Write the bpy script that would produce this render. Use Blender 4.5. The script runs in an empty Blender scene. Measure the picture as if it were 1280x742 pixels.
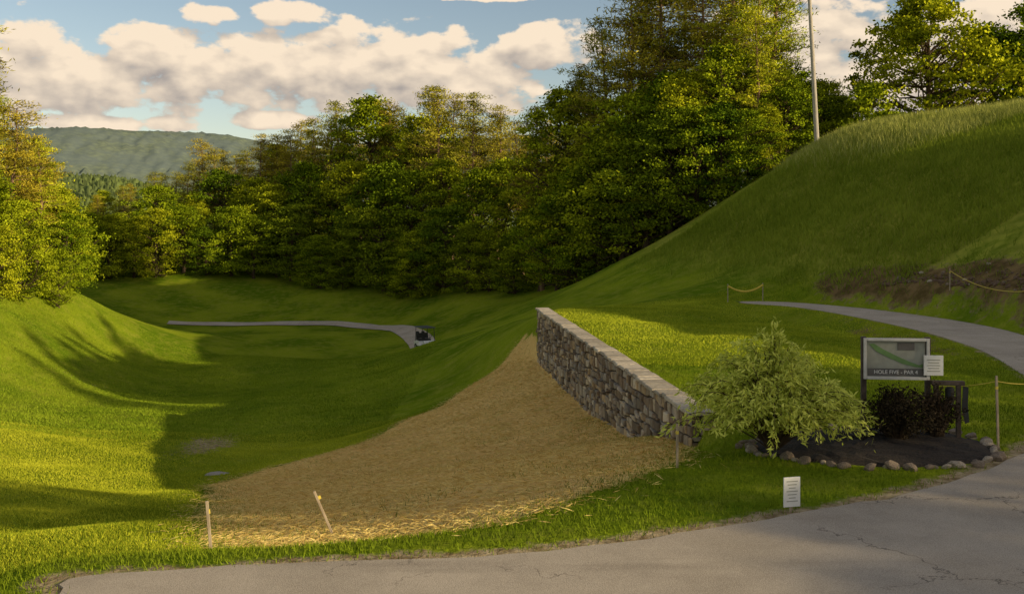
import bpy, math, random
import numpy as np
from mathutils import Vector, Matrix
rng=np.random.default_rng(7); random.seed(7)
scene=bpy.context.scene
COL=scene.collection

# ------------------------------------------------------------ helpers
def empty(name,loc=(0,0,0),rot=0):
    o=bpy.data.objects.new(name,None); o.location=loc; o.rotation_euler=(0,0,rot); COL.objects.link(o); return o
def np_mesh(name,V,F,mats,midx=None,tint=None,smooth=False):
    V=np.asarray(V,dtype=np.float32); F=np.asarray(F,dtype=np.int32); k=F.shape[1]
    me=bpy.data.meshes.new(name)
    me.vertices.add(len(V)); me.vertices.foreach_set('co',V.ravel())
    me.loops.add(F.size); me.loops.foreach_set('vertex_index',F.ravel())
    me.polygons.add(len(F)); me.polygons.foreach_set('loop_start',np.arange(0,F.size,k,dtype=np.int32))
    for m in mats: me.materials.append(m)
    if midx is not None: me.polygons.foreach_set('material_index',np.asarray(midx,dtype=np.int32))
    me.polygons.foreach_set('use_smooth',np.full(len(F),smooth,dtype=bool))
    if tint is not None:
        at=me.attributes.new('tint','FLOAT_COLOR','POINT')
        t=np.asarray(tint,dtype=np.float32)
        if t.ndim==1: t=np.stack([t,t,t,np.ones_like(t)],1)
        at.data.foreach_set('color',t.ravel())
    me.update(calc_edges=True); me.validate()
    return me
def obj(name,me,parent=None,loc=(0,0,0),rot=(0,0,0),scale=(1,1,1)):
    o=bpy.data.objects.new(name,me); o.location=loc; o.rotation_euler=rot; o.scale=scale
    COL.objects.link(o)
    if parent: o.parent=parent
    return o
def tube(P,R,sides=6):
    P=np.asarray(P,float); R=np.asarray(R,float); n=len(P)
    T=np.gradient(P,axis=0); T/=np.linalg.norm(T,axis=1)[:,None]+1e-9
    ref=np.array([0,0,1.]) if abs(T[0,2])<.9 else np.array([1.,0,0])
    A=np.cross(T,ref); A/=np.linalg.norm(A,axis=1)[:,None]+1e-9
    B=np.cross(T,A)
    th=np.linspace(0,2*np.pi,sides,endpoint=False)
    V=P[:,None,:]+R[:,None,None]*(np.cos(th)[None,:,None]*A[:,None,:]+np.sin(th)[None,:,None]*B[:,None,:])
    V=V.reshape(-1,3); F=[]
    for i in range(n-1):
        for j in range(sides):
            j2=(j+1)%sides
            F.append((i*sides+j,i*sides+j2,(i+1)*sides+j2,(i+1)*sides+j))
    return V,np.array(F)
class Acc:
    def __init__(s): s.V=[];s.F=[];s.M=[];s.T=[];s.n=0
    def add(s,V,F,m=0,t=.5):
        V=np.asarray(V,float);F=np.asarray(F,int)
        s.V.append(V); s.F.append(F+s.n); s.M.append(np.full(len(F),m)); s.n+=len(V)
        s.T.append(np.full(len(V),t) if np.isscalar(t) else np.asarray(t))
    def mesh(s,name,mats,smooth=False):
        return np_mesh(name,np.concatenate(s.V),np.concatenate(s.F),mats,np.concatenate(s.M),np.concatenate(s.T),smooth)
def unit(a): return a/(np.linalg.norm(a,axis=-1,keepdims=True)+1e-9)
def leaf_quads(C,size,aspect,r,D=None):
    n=len(C)
    d=unit(r.normal(size=(n,3))) if D is None else unit(D)
    v=unit(np.cross(d,r.normal(size=(n,3))))
    L=(size*(.65+.7*r.random(n)))[:,None]
    V=np.stack([C-d*L/2,C+v*L*aspect/2,C+d*L/2,C-v*L*aspect/2],1).reshape(-1,3)
    return V,np.arange(4*n).reshape(-1,4)
def box_mesh(name,size,mat,bevel=.0):
    import bmesh
    bm=bmesh.new(); bmesh.ops.create_cube(bm,size=1)
    for v in bm.verts: v.co=Vector((v.co.x*size[0],v.co.y*size[1],v.co.z*size[2]))
    if bevel: bmesh.ops.bevel(bm,geom=list(bm.edges),offset=bevel,segments=2,affect='EDGES',profile=.5)
    me=bpy.data.meshes.new(name); bm.to_mesh(me); bm.free(); me.materials.append(mat); return me
def box(name,size,loc,mat,parent=None,bevel=0,rot=(0,0,0)):
    return obj(name,box_mesh(name,size,mat,bevel),parent,loc,rot)
def extrude_poly(name,pts,z0,z1,mat,parent=None,plane='XY',bevel=0,loc=(0,0,0),rot=(0,0,0)):
    import bmesh
    bm=bmesh.new()
    def co(p,h):
        return (p[0],p[1],h) if plane=='XY' else (p[0],h,p[1])
    b=[bm.verts.new(co(p,z0)) for p in pts]; t=[bm.verts.new(co(p,z1)) for p in pts]
    bm.faces.new(b[::-1]); bm.faces.new(t)
    n=len(pts)
    for i in range(n): bm.faces.new((b[i],b[(i+1)%n],t[(i+1)%n],t[i]))
    bmesh.ops.recalc_face_normals(bm,faces=bm.faces)
    if bevel: bmesh.ops.bevel(bm,geom=list(bm.edges),offset=bevel,segments=2,affect='EDGES')
    bmesh.ops.triangulate(bm,faces=[f for f in bm.faces if len(f.verts)>4])
    me=bpy.data.meshes.new(name); bm.to_mesh(me); bm.free(); me.materials.append(mat)
    return obj(name,me,parent,loc,rot)
def cyl(name,r,h,loc,mat,parent=None,rot=(0,0,0),sides=20,bevel=0):
    import bmesh
    bm=bmesh.new(); bmesh.ops.create_cone(bm,cap_ends=True,segments=sides,radius1=r,radius2=r,depth=h)
    if bevel: bmesh.ops.bevel(bm,geom=[e for e in bm.edges if abs(e.verts[0].co.z-e.verts[1].co.z)<1e-5],offset=bevel,segments=2,affect='EDGES')
    me=bpy.data.meshes.new(name); bm.to_mesh(me); bm.free(); me.materials.append(mat)
    return obj(name,me,parent,loc,rot)
def tube_obj(name,P,R,mat,parent=None,sides=8):
    V,F=tube(P,R,sides); return obj(name,np_mesh(name,V,F,[mat],smooth=True),parent)

# ------------------------------------------------------------ materials
class NT:
    def __init__(s,nt): s.nt=nt; nt.nodes.clear()
    def n(s,t,ins=None,**kw):
        nd=s.nt.nodes.new(t)
        for k,v in kw.items(): setattr(nd,k,v)
        if ins:
            for k,v in ins.items():
                if hasattr(v,'is_linked') or hasattr(v,'links'): s.nt.links.new(v,nd.inputs[k])
                else: nd.inputs[k].default_value=v
        return nd
    def math(s,op,a,b=None,c=None,clamp=False):
        ins={0:a}
        if b is not None: ins[1]=b
        if c is not None: ins[2]=c
        nd=s.n('ShaderNodeMath',ins,operation=op); nd.use_clamp=clamp; return nd.outputs[0]
    def noise(s,vec,scale,detail=4,rough=.55,out='Fac'):
        nd=s.n('ShaderNodeTexNoise',{'Scale':scale,'Detail':detail,'Roughness':rough})
        if vec is not None: s.nt.links.new(vec,nd.inputs['Vector'])
        return nd.outputs[out]
    def mix(s,f,a,b):
        nd=s.n('ShaderNodeMix',data_type='RGBA')
        for i,v in ((0,f),(6,a),(7,b)):
            if hasattr(v,'links'): s.nt.links.new(v,nd.inputs[i])
            else: nd.inputs[i].default_value=(v if i==0 else (*v,1) if len(v)==3 else v)
        return nd.outputs[2]
    def ramp(s,f,a,b):
        nd=s.n('ShaderNodeMapRange',{0:f,1:a,2:b},interpolation_type='SMOOTHSTEP'); return nd.outputs[0]
def newmat(name):
    m=bpy.data.materials.new(name); m.use_nodes=True; return m,NT(m.node_tree)
def pmat(name,c1,c2=None,scale=8,rough=.8,bump=.0,metal=0,stretch=(1,1,1),bscale=None):
    m,t=newmat(name)
    co=t.n('ShaderNodeTexCoord').outputs['Object']
    mp=t.n('ShaderNodeMapping',{0:co,3:stretch}).outputs[0]
    f=t.ramp(t.noise(mp,scale,4,.6),.3,.7)
    c=t.mix(f,c1,c2 or c1)
    b=t.n('ShaderNodeBsdfPrincipled',{'Base Color':c,'Roughness':rough,'Metallic':metal})
    if bump:
        bn=t.n('ShaderNodeBump',{'Height':t.noise(mp,bscale or scale*3,4,.6),'Strength':bump,'Distance':.02})
        t.nt.links.new(bn.outputs[0],b.inputs['Normal'])
    o=t.n('ShaderNodeOutputMaterial',{0:b.outputs[0]}); return m
def leafmat(name,dark,bright,trans=0):
    m,t=newmat(name)
    a=t.n('ShaderNodeAttribute',attribute_name='tint').outputs['Fac']
    c=t.mix(a,dark,bright)
    oi=t.n('ShaderNodeObjectInfo').outputs['Random']
    hs=t.n('ShaderNodeHueSaturation',{'Hue':t.math('MULTIPLY_ADD',oi,-.04,.518),'Saturation':1.0,'Value':t.math('MULTIPLY_ADD',oi,.5,.78),'Color':c})
    d=t.n('ShaderNodeBsdfDiffuse',{0:hs.outputs[0],1:0.0}); so=d.outputs[0]
    if trans:
        tr=t.n('ShaderNodeBsdfTranslucent',{0:hs.outputs[0]})
        so=t.n('ShaderNodeMixShader',{0:trans,1:d.outputs[0],2:tr.outputs[0]}).outputs[0]
    t.n('ShaderNodeOutputMaterial',{0:so}); return m
def barkmat(name,c):
    m,t=newmat(name); oi=t.n('ShaderNodeTexCoord').outputs['Object']
    cc=t.mix(t.noise(t.n('ShaderNodeMapping',{0:oi,3:(3,3,.5)}).outputs[0],5,2,.6),tuple(v*.5 for v in c),c)
    t.n('ShaderNodeOutputMaterial',{0:t.n('ShaderNodeBsdfDiffuse',{0:cc}).outputs[0]}); return m
M_bark=barkmat('bark',(.12,.085,.055))
M_pinebark=barkmat('pine_bark',(.34,.22,.14))
M_leaf=leafmat('broad_leaves',(.05,.085,.004),(.39,.45,.016))
M_leafdk=leafmat('dark_leaves',(.03,.06,.005),(.20,.27,.012))
M_pine=leafmat('pine_needles',(.095,.095,.010),(.52,.46,.04))
M_pinesun=leafmat('sunlit_tint_needles',(.14,.185,.010),(.60,.63,.03))  # brighter copy of the pine needles, sunlight painted into the colour
M_bush=leafmat('bush_leaves',(.30,.36,.04),(.80,.84,.18),.3)
M_dkbush=leafmat('barberry_leaves',(.02,.016,.012),(.085,.06,.035))
M_grassb=leafmat('grass_blades',(.065,.11,.006),(.21,.285,.018))
M_fair=leafmat('fairway_grass_blades',(.13,.20,.008),(.42,.47,.035))
M_hillgrass=leafmat('hill_grass_blades',(.14,.195,.012),(.38,.42,.045))
M_meadow=leafmat('meadow_grass_blades',(.26,.27,.04),(.72,.66,.20))
M_straw=leafmat('straw',(.58,.35,.11),(.98,.72,.28))
M_wood=pmat('weathered_wood',(.30,.23,.15),(.5,.4,.28),10,.85,.3,stretch=(4,4,.6))
M_darkwood=pmat('dark_wood',(.05,.035,.025),(.11,.08,.06),10,.85,.3)
M_white=pmat('white_paint',(.74,.73,.68),(.82,.8,.76),5,.5)
M_black=pmat('black_plastic',(.012,.012,.012),(.03,.03,.03),8,.5)
M_rubber=pmat('rubber',(.015,.015,.015),(.03,.028,.025),8,.9)
M_steel=pmat('steel',(.35,.35,.34),(.5,.5,.48),12,.4,metal=.8)
M_yellow=pmat('yellow_rope',(.62,.46,.05),(.78,.6,.09),20,.7)
M_pole=pmat('utility_pole_wood',(.34,.30,.25),(.5,.45,.38),4,.9,.3,stretch=(4,4,.4))
M_mulch=pmat('mulch',(.008,.006,.005),(.05,.035,.025),30,.95,1.0,bscale=50)
M_rock=pmat('bed_stone',(.26,.20,.14),(.5,.42,.32),6,.9,.5)
M_clod=pmat('earth_clod',(.07,.04,.022),(.20,.125,.07),6,.95,.5)

# ------------------------------------------------------------ terrain
A_=np.array([3.29,17.0]); B_=np.array([1.18,38.0])
wd=(B_-A_)/np.linalg.norm(B_-A_); wn=np.array([wd[1],-wd[0]]); WL=np.linalg.norm(B_-A_)
road_poly=np.array([(-3.9,-12),(-4.0,5),(-4.15,9.3),(-4.44,9.67),(-3.2,9.85),(-1.57,10.17),(0.51,10.5),(1.9,11.1),(3.45,11.78),(5.33,12.84),(6.66,13.9),(7.86,15.1),(9.5,16.8),(13,18),(18,17),(20,12),(20,-12)],float)
path_poly=np.array([(10.2,44.6),(12.6,43.9),(14.8,40.5),(16.1,35.5),(16.2,31),(15.5,27),(14.7,21),(14.6,17.0),(11.0,16.2),(11.6,22),(12.6,25.5),(13.2,28.7),(13.4,33),(12.8,38.2),(11.9,41.8),(10.2,43.4)],float)
straw_poly=np.array([(1.1,39.5),(3.2,17.5),(2.7,15.2),(1.2,13.6),(-.4,12.2),(-2.2,11.5),(-3.5,11.8),(-5.8,18.3),(-8.4,27.5),(-7.1,30.5),(-5,33),(-3.7,37.5),(-1.5,42.5),(.5,42.5)],float)
def sdf(x,y,poly):
    x=np.asarray(x,float); y=np.asarray(y,float)
    d=np.full(x.shape,1e18); ins=np.zeros(x.shape,bool); n=len(poly)
    for i in range(n):
        ax,ay=poly[i]; bx,by=poly[(i+1)%n]; ex,ey=bx-ax,by-ay
        wx,wy=x-ax,y-ay; t=np.clip((wx*ex+wy*ey)/(ex*ex+ey*ey),0,1)
        d=np.minimum(d,(wx-ex*t)**2+(wy-ey*t)**2)
        c=((ay>y)!=(by>y)); 
        xi=ax+(y-ay)/(ey if abs(ey)>1e-9 else 1e-9)*ex
        ins^=(c&(x<xi))
    return np.where(ins,-1,1)*np.sqrt(d)
def sstep(x,a,b):
    t=np.clip((x-a)/(b-a),0,1); return t*t*(3-2*t)
common=[(-4.4,9.6,0),(-1.6,10.2,0),(.5,10.5,0),(1.9,11.1,0),(3.4,11.8,0),(5.3,12.8,0),(-4,3,0),(0,3,0),(5,3,0),(-4,-7,0),(5,-7,0),(15,5,0),(15,-5,0),
 (3.1,64.7,-1.5),(1.1,67,-2.5),(3.7,75,-1.7),(3,90,-3),(10,100,-1),(-3.4,105,-3.8),(-31,130,-3.5),(-52,125,-3.6),(-42,130,-2.8),(-15,120,-4),
 (-60,160,0),(0,160,1),(-100,130,0),(50,160,6),(-60,220,0),(-150,60,5),(-100,190,2),(0,220,3),(100,150,8),(140,60,10),(100,-40,8),(0,-80,0),(-100,-40,2),
 (12,70,2.9),(16.6,68,6),(18.2,62,7.5),(20,60,8.5),(22.4,72,9.0),(24,58,9.2),(28.6,55,9.8),(35,62,10.8),(30,72,9.8),(45,75,11),(40,45,11),(10,90,0),(25,95,6),(40,95,9),
 (28,30,8.0),(35,30,10),(32,18,8.5),(36,5,8),(30,-10,6),(45,20,10.5),(50,50,12),(60,0,10),(45,-40,5)]
left=[(-5.6,10.7,-.5),(-6.8,14.4,-1.2),(-9.8,18.9,-2.2),(-13.8,26.5,-3.4),(-18.2,35,-4.2),(-23.6,45.3,-4.6),(-5.8,18.3,-2),(-3.9,12.6,-.7),(-9.8,28.8,-4),
 (-2.25,11.5,-.4),(-4.2,21.3,-2.4),(-6.4,30.3,-3.9),(-1.5,13.3,-.6),(-2.4,21.1,-2.0),(-4.1,36.4,-3.9),(-.4,12.6,-.3),(-.67,20.5,-1.5),(-1,31.3,-2.6),(-1.4,43,-3.2),
 (.75,15.4,-.5),(1.65,18.4,-.75),(2.53,14.8,-.1),(3.1,17.5,-.35),(2.9,21,-1.08),(2.2,26.6,-1.6),(1.6,32,-1.75),(.95,38,-1.8),(-5.9,38.3,-4.6),(-4,48.6,-4.4),(0,45,-2),(-1.7,53,-3),
 (-6.9,61,-5.2),(-8.9,43.6,-5),(-8.3,54,-5.3),(0,58,-2.2),(-3.8,67.5,-4.2),(-20.7,52,-5.8),(-14.4,52,-5.8),(-20,73,-6.6),(-29,73,-6.2),(-13,73,-6.6),(-19,97,-7.2),(-31,97,-7.2),(-7.1,82,-7.2),
 (-13.5,104,-7.3),(-20.9,107,-7.3),(-36.6,107,-7.3),(-31,60,-1.9),(-33.6,75,-1.9),(-30.4,85,-5.5),(-26,80,-6.6),(-25,48,-4.3),(-25.5,58,-5.5),(-27,52,-3.1),(-45,60,2),(-45,40,1.5),(-35,40,-1.5),(-25,30,-3.2),
 (-25,15,-2),(-40,20,2),(-60,100,0),(-50,85,-1),(-20,0,-1),(-15,-10,-.5),(-12,12,-1.6),(-45,105,-6)]
right=[(3.3,17,0),(1.2,38,0),(2.4,26.6,0),(6,15,0),(10,20,0),(11.5,22,0),(8,30,0),(7,22,0),(14,28.7,0),(14.5,38,0),(10.8,43.4,0),(5,42,-.05),(2,46,-.6),(5,35,0),(3,52,-1.2),(8,49,-.1),
 (17.4,33,1.2),(17,38,1.3),(15.8,42,1.1),(13.5,46,.8),(21.9,42,4.5),(19.5,47,4.65),(15.2,52,3.5),(12,57,1.2),(11.2,46.5,.15),(7.8,60,.05),(17.5,27,.9),(18,21,1),(24,24,4.5),(24,12,2.5),(26,2,2.5)]
def tps_fit(P):
    P=np.array(P,float); X=P[:,:2]/50; n=len(P)
    r=np.linalg.norm(X[:,None]-X[None],axis=2); K=np.where(r>0,r*r*np.log(r+1e-12),0)+np.eye(n)*2e-4
    Q=np.hstack([np.ones((n,1)),X]); M=np.block([[K,Q],[Q.T,np.zeros((3,3))]])
    s=np.linalg.solve(M,np.concatenate([P[:,2],np.zeros(3)])); return X,s
def tps_eval(fit,x,y):
    X,s=fit; out=np.zeros(x.size); xs=x.ravel()/50; ys=y.ravel()/50
    for i in range(0,x.size,20000):
        a=xs[i:i+20000]; b=ys[i:i+20000]
        r2=(a[:,None]-X[None,:,0])**2+(b[:,None]-X[None,:,1])**2
        out[i:i+20000]=(.5*r2*np.log(r2+1e-12))@s[:len(X)]+s[len(X)]+s[len(X)+1]*a+s[len(X)+2]*b
    return out.reshape(x.shape)
fitL=tps_fit(common+left); fitU=tps_fit(common+right)
def axis(a,b,step,lo,hi,g):
    c=list(np.arange(a,b+1e-6,step)); s=step; v=b
    while v<hi: s*=g; v+=s; c.append(v)
    s=step; v=a; pre=[]
    while v>lo: s*=g; v-=s; pre.append(v)
    return np.array(pre[::-1]+c)
gx=axis(-8,17,.14,-6000,6000,1.045); gy=axis(8,48,.22,-3000,8000,1.035)
GX,GY=np.meshgrid(gx,gy)
cx=np.clip(GX,-170,170); cy=np.clip(GY,-100,240)
zl=tps_eval(fitL,cx,cy); zu=tps_eval(fitU,cx,cy)
sd=(GX-A_[0])*wn[0]+(GY-A_[1])*wn[1]; tt=(GX-A_[0])*wd[0]+(GY-A_[1])*wd[1]
out=np.maximum(np.maximum(-tt,tt-WL),0)
wid=.03+out*.35; wid=np.minimum(wid,7)
w=sstep(sd,-wid,wid)
GZ=zl*(1-w)+zu*w
near=np.exp(-((GX)**2+(GY-40)**2)/90**2)
GZ+=near*(.05*np.sin(GX*.9+1.3*np.sin(GY*.5))+.04*np.sin(GY*1.3+2*np.sin(GX*.4)))
rs=sdf(GX,GY,road_poly); ps=sdf(GX,GY,path_poly)
GZ*=sstep(rs,.2,2.0); GZ*=sstep(ps,.15,1.3)
R_=np.hypot(GX,GY-60); far=sstep(R_,120,210); GZ=GZ*(1-far)+far*(-2)
straw_s=sdf(GX,GY,straw_poly)
def hz(x,y):
    x=np.asarray(x,float); y=np.asarray(y,float)
    i=np.clip(np.searchsorted(gx,x)-1,0,len(gx)-2); j=np.clip(np.searchsorted(gy,y)-1,0,len(gy)-2)
    u=(x-gx[i])/(gx[i+1]-gx[i]); v=(y-gy[j])/(gy[j+1]-gy[j])
    return GZ[j,i]*(1-u)*(1-v)+GZ[j,i+1]*u*(1-v)+GZ[j+1,i]*(1-u)*v+GZ[j+1,i+1]*u*v
strawm=sstep(-straw_s,-.6,.6)*(sd<.0)
edge=np.exp(-(np.maximum(rs,0)/.38)**2)*.85+np.exp(-(np.maximum(ps,0)/.3)**2)*.5
bank=1.3*np.exp(-((ps-1.8)/1.2)**2)*(ps>.35)*(GX>12.0)*(GY>24)*(.85+.4*np.sin(GY*1.3+GX)*np.sin(GY*.45))*sstep(GX+(44-GY)*.2,13.0,14.4)
valleyb=.72*np.exp(-(((GX+11.5)/1.2)**2+((GY-37)/4)**2))+.4*np.exp(-(((GX+8.6)/.9)**2+((GY-29)/1.6)**2))+.5*np.exp(-(((GX+24)/2.5)**2+((GY-56)/2)**2))
barem=np.clip(edge+bank+valleyb,0,1)
rough=sstep(GX,6,12)*sstep(hz(GX,GY),.3,2.0)*sstep(GY,10,20)
N=GX.size; idx=np.arange(N).reshape(GX.shape)
F=np.stack([idx[:-1,:-1],idx[:-1,1:],idx[1:,1:],idx[1:,:-1]],-1).reshape(-1,4)
bankm=np.clip(bank*1.5,0,1)
T=np.stack([strawm.ravel(),barem.ravel(),rough.ravel(),bankm.ravel()],1)

m_ground,t=newmat('ground_grass')
pos=t.n('ShaderNodeNewGeometry').outputs['Position']
an=t.n('ShaderNodeAttribute',attribute_name='tint'); att=an.outputs['Color']
sp=t.n('ShaderNodeSeparateColor',{0:att})
n1=t.noise(pos,.16,4,.62); n2=t.noise(pos,1.4,4,.65); n3=t.noise(pos,14,3,.7)
g=t.mix(t.ramp(n1,.36,.62),(.115,.185,.008),(.28,.335,.018))
g=t.mix(t.math('MULTIPLY',t.ramp(n2,.42,.72),.55),g,(.36,.35,.05))
g=t.mix(t.math('MULTIPLY',t.ramp(n3,.3,.75),.5),g,(.06,.11,.006))
rg=t.mix(t.ramp(n2,.3,.7),(.13,.18,.012),(.31,.33,.04)); rg=t.mix(t.math('MULTIPLY',t.ramp(n1,.4,.6),.4),rg,(.36,.33,.06)); g=t.mix(sp.outputs[2],g,rg)
strn=t.n('ShaderNodeMapping',{0:pos,2:(0,0,.5),3:(1.2,7,2)}).outputs[0]
s1=t.noise(strn,2.2,4,.65)
st=t.mix(t.ramp(s1,.3,.7),(.70,.44,.14),(.93,.66,.25))
st=t.mix(t.math('MULTIPLY',t.ramp(n1,.4,.6),.35),st,(.62,.36,.11))
st=t.mix(t.math('MULTIPLY',t.ramp(n2,.55,.70),.5),st,(.36,.36,.05))
dirt=t.mix(t.ramp(t.noise(pos,5,4,.7),.3,.7),(.18,.11,.065),(.52,.40,.26))
dirt=t.mix(an.outputs['Alpha'],dirt,t.mix(t.ramp(n2,.35,.65),(.09,.05,.028),(.22,.13,.07)))
sm=t.ramp(t.math('ADD',sp.outputs[0],t.math('MULTIPLY_ADD',n2,1.5,-.78)),.35,.65)
dm=t.ramp(t.math('ADD',sp.outputs[1],t.math('MULTIPLY_ADD',t.noise(pos,2.2,5,.7),1.6,-.9)),.25,.6)
c=t.mix(sm,g,st); c=t.mix(t.math('MULTIPLY',dm,.88),c,dirt)
bmp=t.n('ShaderNodeBump',{'Height':n3,'Strength':.6,'Distance':.06})
bs=t.n('ShaderNodeBsdfDiffuse',{0:c,'Normal':bmp.outputs[0]})
t.n('ShaderNodeOutputMaterial',{0:bs.outputs[0]})
obj('ground',np_mesh('ground',np.stack([GX.ravel(),GY.ravel(),GZ.ravel()],1),F,[m_ground],tint=T,smooth=True))

def asphalt(name,c1,c2):
    m,t=newmat(name); pos=t.n('ShaderNodeNewGeometry').outputs['Position']
    a=t.noise(pos,.7,5,.65); b=t.noise(pos,90,2,.7); a2=t.noise(t.n('ShaderNodeMapping',{0:pos,3:(.25,1.3,1)}).outputs[0],1.2,4,.6)
    c=t.mix(t.ramp(a,.3,.7),c1,c2); c=t.mix(t.math('MULTIPLY',t.ramp(a2,.5,.75),.5),c,tuple(v*.6 for v in c1))
    c=t.mix(t.math('MULTIPLY',t.ramp(b,.45,.7),.5),c,tuple(min(.8,v*1.4) for v in c2)); c=t.mix(t.math('MULTIPLY',t.ramp(b,.5,.3),.5),c,tuple(v*.45 for v in c1))
    wv=t.n('ShaderNodeVectorMath',{0:t.noise(pos,1.3,5,.65,'Color'),1:(1.6,1.6,0)},operation='MULTIPLY').outputs[0]
    wv=t.n('ShaderNodeVectorMath',{0:wv,1:pos},operation='ADD').outputs[0]
    vor=t.n('ShaderNodeTexVoronoi',{'Vector':wv,'Scale':.27},feature='DISTANCE_TO_EDGE').outputs['Distance']
    cr=t.math('MULTIPLY',t.math('SUBTRACT',1.0,t.ramp(vor,.0008,.004)),t.ramp(t.noise(pos,.5,1),.45,.55)); c=t.mix(t.math('MULTIPLY',cr,.6),c,(.07,.06,.05))
    bn=t.n('ShaderNodeBump',{'Height':b,'Strength':.5,'Distance':.01})
    bs=t.n('ShaderNodeBsdfDiffuse',{0:c,'Normal':bn.outputs[0]})
    t.n('ShaderNodeOutputMaterial',{0:bs.outputs[0]}); return m
M_asph=asphalt('asphalt',(.36,.305,.24),(.49,.415,.33))
M_path=asphalt('path_asphalt',(.42,.35,.27),(.54,.46,.36))
def smooth_poly(P,step=.12,amp=.07,seed=1,it=2):
    P=np.asarray(P,float)
    for _ in range(it):
        Q=[]; n=len(P)
        for i in range(n):
            a=P[i];b=P[(i+1)%n]; Q+= [a*.75+b*.25,a*.25+b*.75]
        P=np.array(Q)
    R=[]; n=len(P)
    for i in range(n):
        a=P[i];b=P[(i+1)%n]; k=max(1,int(np.linalg.norm(b-a)/step))
        for j in range(k): R.append(a+(b-a)*j/k)
    R=np.array(R); r=np.random.default_rng(seed); m=len(R); nz=np.zeros(m)
    for wv,am in ((5,.3),(12,.8),(3,.25)):
        q=r.normal(size=m//wv+2); nz+=am*np.interp(np.arange(m)/wv,np.arange(len(q)),q)
    T=np.roll(R,-1,0)-np.roll(R,1,0); Nn=unit(np.stack([T[:,1],-T[:,0]],1))
    return R+Nn*nz[:,None]*amp
extrude_poly('road',smooth_poly(road_poly),-.08,.02,M_asph)
extrude_poly('cart_path',smooth_poly(path_poly,.3,.05,3),-.08,.017,M_path)
vp=np.array([(-37.5,106.8),(-36.6,107),(-29,107.5),(-21,107),(-16.5,105.5),(-13.2,102),(-10.5,96),(-8.6,90),(-7.6,85),(-7.2,80),(-7.6,76)],float)
tq=np.linspace(0,len(vp)-1,90); vx=np.interp(tq,np.arange(len(vp)),vp[:,0]); vy=np.interp(tq,np.arange(len(vp)),vp[:,1])
vx=np.convolve(np.pad(vx,4,'edge'),np.ones(9)/9,'valid'); vy=np.convolve(np.pad(vy,4,'edge'),np.ones(9)/9,'valid')
tn=unit(np.stack([np.gradient(vx),np.gradient(vy)],1)); nn=np.stack([-tn[:,1],tn[:,0]],1)
V=[];F2=[];offs=[-1.1,-.55,0,.55,1.1]
for i in range(90):
    for o in offs:
        x=vx[i]+nn[i,0]*o; y=vy[i]+nn[i,1]*o; V.append((x,y,float(hz(x,y))+.07))
for i in range(89):
    for j in range(4): F2.append((i*5+j,i*5+j+1,i*5+j+6,i*5+j+5))
obj('valley_cart_path',np_mesh('valley_cart_path',V,F2,[M_path],smooth=True))

# ------------------------------------------------------------ grass / straw scatter
def blades(name,xy,hmin,hmax,wid,mat,lean=.4,off=0.0):
    n=len(xy); z=hz(xy[:,0],xy[:,1])+off
    base=np.stack([xy[:,0],xy[:,1],z],1); th=rng.random(n)*2*np.pi
    s=np.stack([np.cos(th),np.sin(th),np.zeros(n)],1)*(wid*(.6+.8*rng.random(n)))[:,None]
    h=hmin+(hmax-hmin)*rng.random(n); l=rng.normal(size=(n,2))*lean*h[:,None]
    tip=base+np.stack([l[:,0],l[:,1],h],1)
    V=np.stack([base-s/2,base+s/2,tip],1).reshape(-1,3); F=np.arange(3*n).reshape(-1,3)
    patch=.5+.3*np.sin(xy[:,0]*1.7+2*np.sin(xy[:,1]*.9))*np.sin(xy[:,1]*1.3)+.2*np.sin(xy[:,0]*.6+xy[:,1]*.35)
    tn=np.clip(patch*.55+.5*rng.random(n)-.03,0,1); T=np.repeat(tn,3)
    obj(name,np_mesh(name,V,F,[mat],tint=T))
def samp(n,x0,x1,y0,y1,pw=1.0):
    return np.stack([x0+(x1-x0)*rng.random(n),y0+(y1-y0)*rng.random(n)**pw],1)
def wside(P): return (P[:,0]-A_[0])*wn[0]+(P[:,1]-A_[1])*wn[1]
P=samp(260000,-9,12.5,8.8,26,1.5)
k=(sdf(P[:,0],P[:,1],road_poly)>-.02)&(sdf(P[:,0],P[:,1],path_poly)>0)&(sdf(P[:,0],P[:,1],straw_poly)>-.35+.55*rng.normal(size=len(P)))
k&=~((((P[:,0]-5.65)/1.95)**2+((P[:,1]-15.5)/1.5)**2)<1)
k&=~((np.abs(wside(P))<.28)&(P[:,1]>16.9))&(P[:,0]/P[:,1]>-.6)&(P[:,0]/P[:,1]<.6)
k&=(sdf(P[:,0],P[:,1],road_poly)>.45*rng.random(len(P))**.7-.02)
blades('lawn_grass',P[k],.03,.075,.011,M_grassb)
# mown fairway and tee blades (catch the grazing sun): fine near, coarser far
def barep(P): return np.exp(-(((P[:,0]+11.5)/1.2)**2+((P[:,1]-37)/4)**2))
P=samp(420000,-24,-3,11,40,1.2); k=(sdf(P[:,0],P[:,1],straw_poly)>.2)&(P[:,0]/P[:,1]>-.58)&(rng.random(len(P))<1-.75*barep(P))
blades('fairway_grass',P[k],.025,.06,.017,M_fair,.45)
P=samp(260000,-45,-5,38,80,1.15); k=(sdf(P[:,0],P[:,1],straw_poly)>.2)&(P[:,0]/P[:,1]>-.58)&(rng.random(len(P))<1-.75*barep(P))
blades('fairway_grass.001',P[k],.04,.09,.035,M_fair,.45)
P=samp(130000,1.6,14,24,48); k=(sdf(P[:,0],P[:,1],path_poly)>.15)&(wside(P)>.3)
blades('tee_grass',P[k],.025,.055,.02,M_fair,.45)
P=samp(190000,6,38,41,68)
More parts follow.
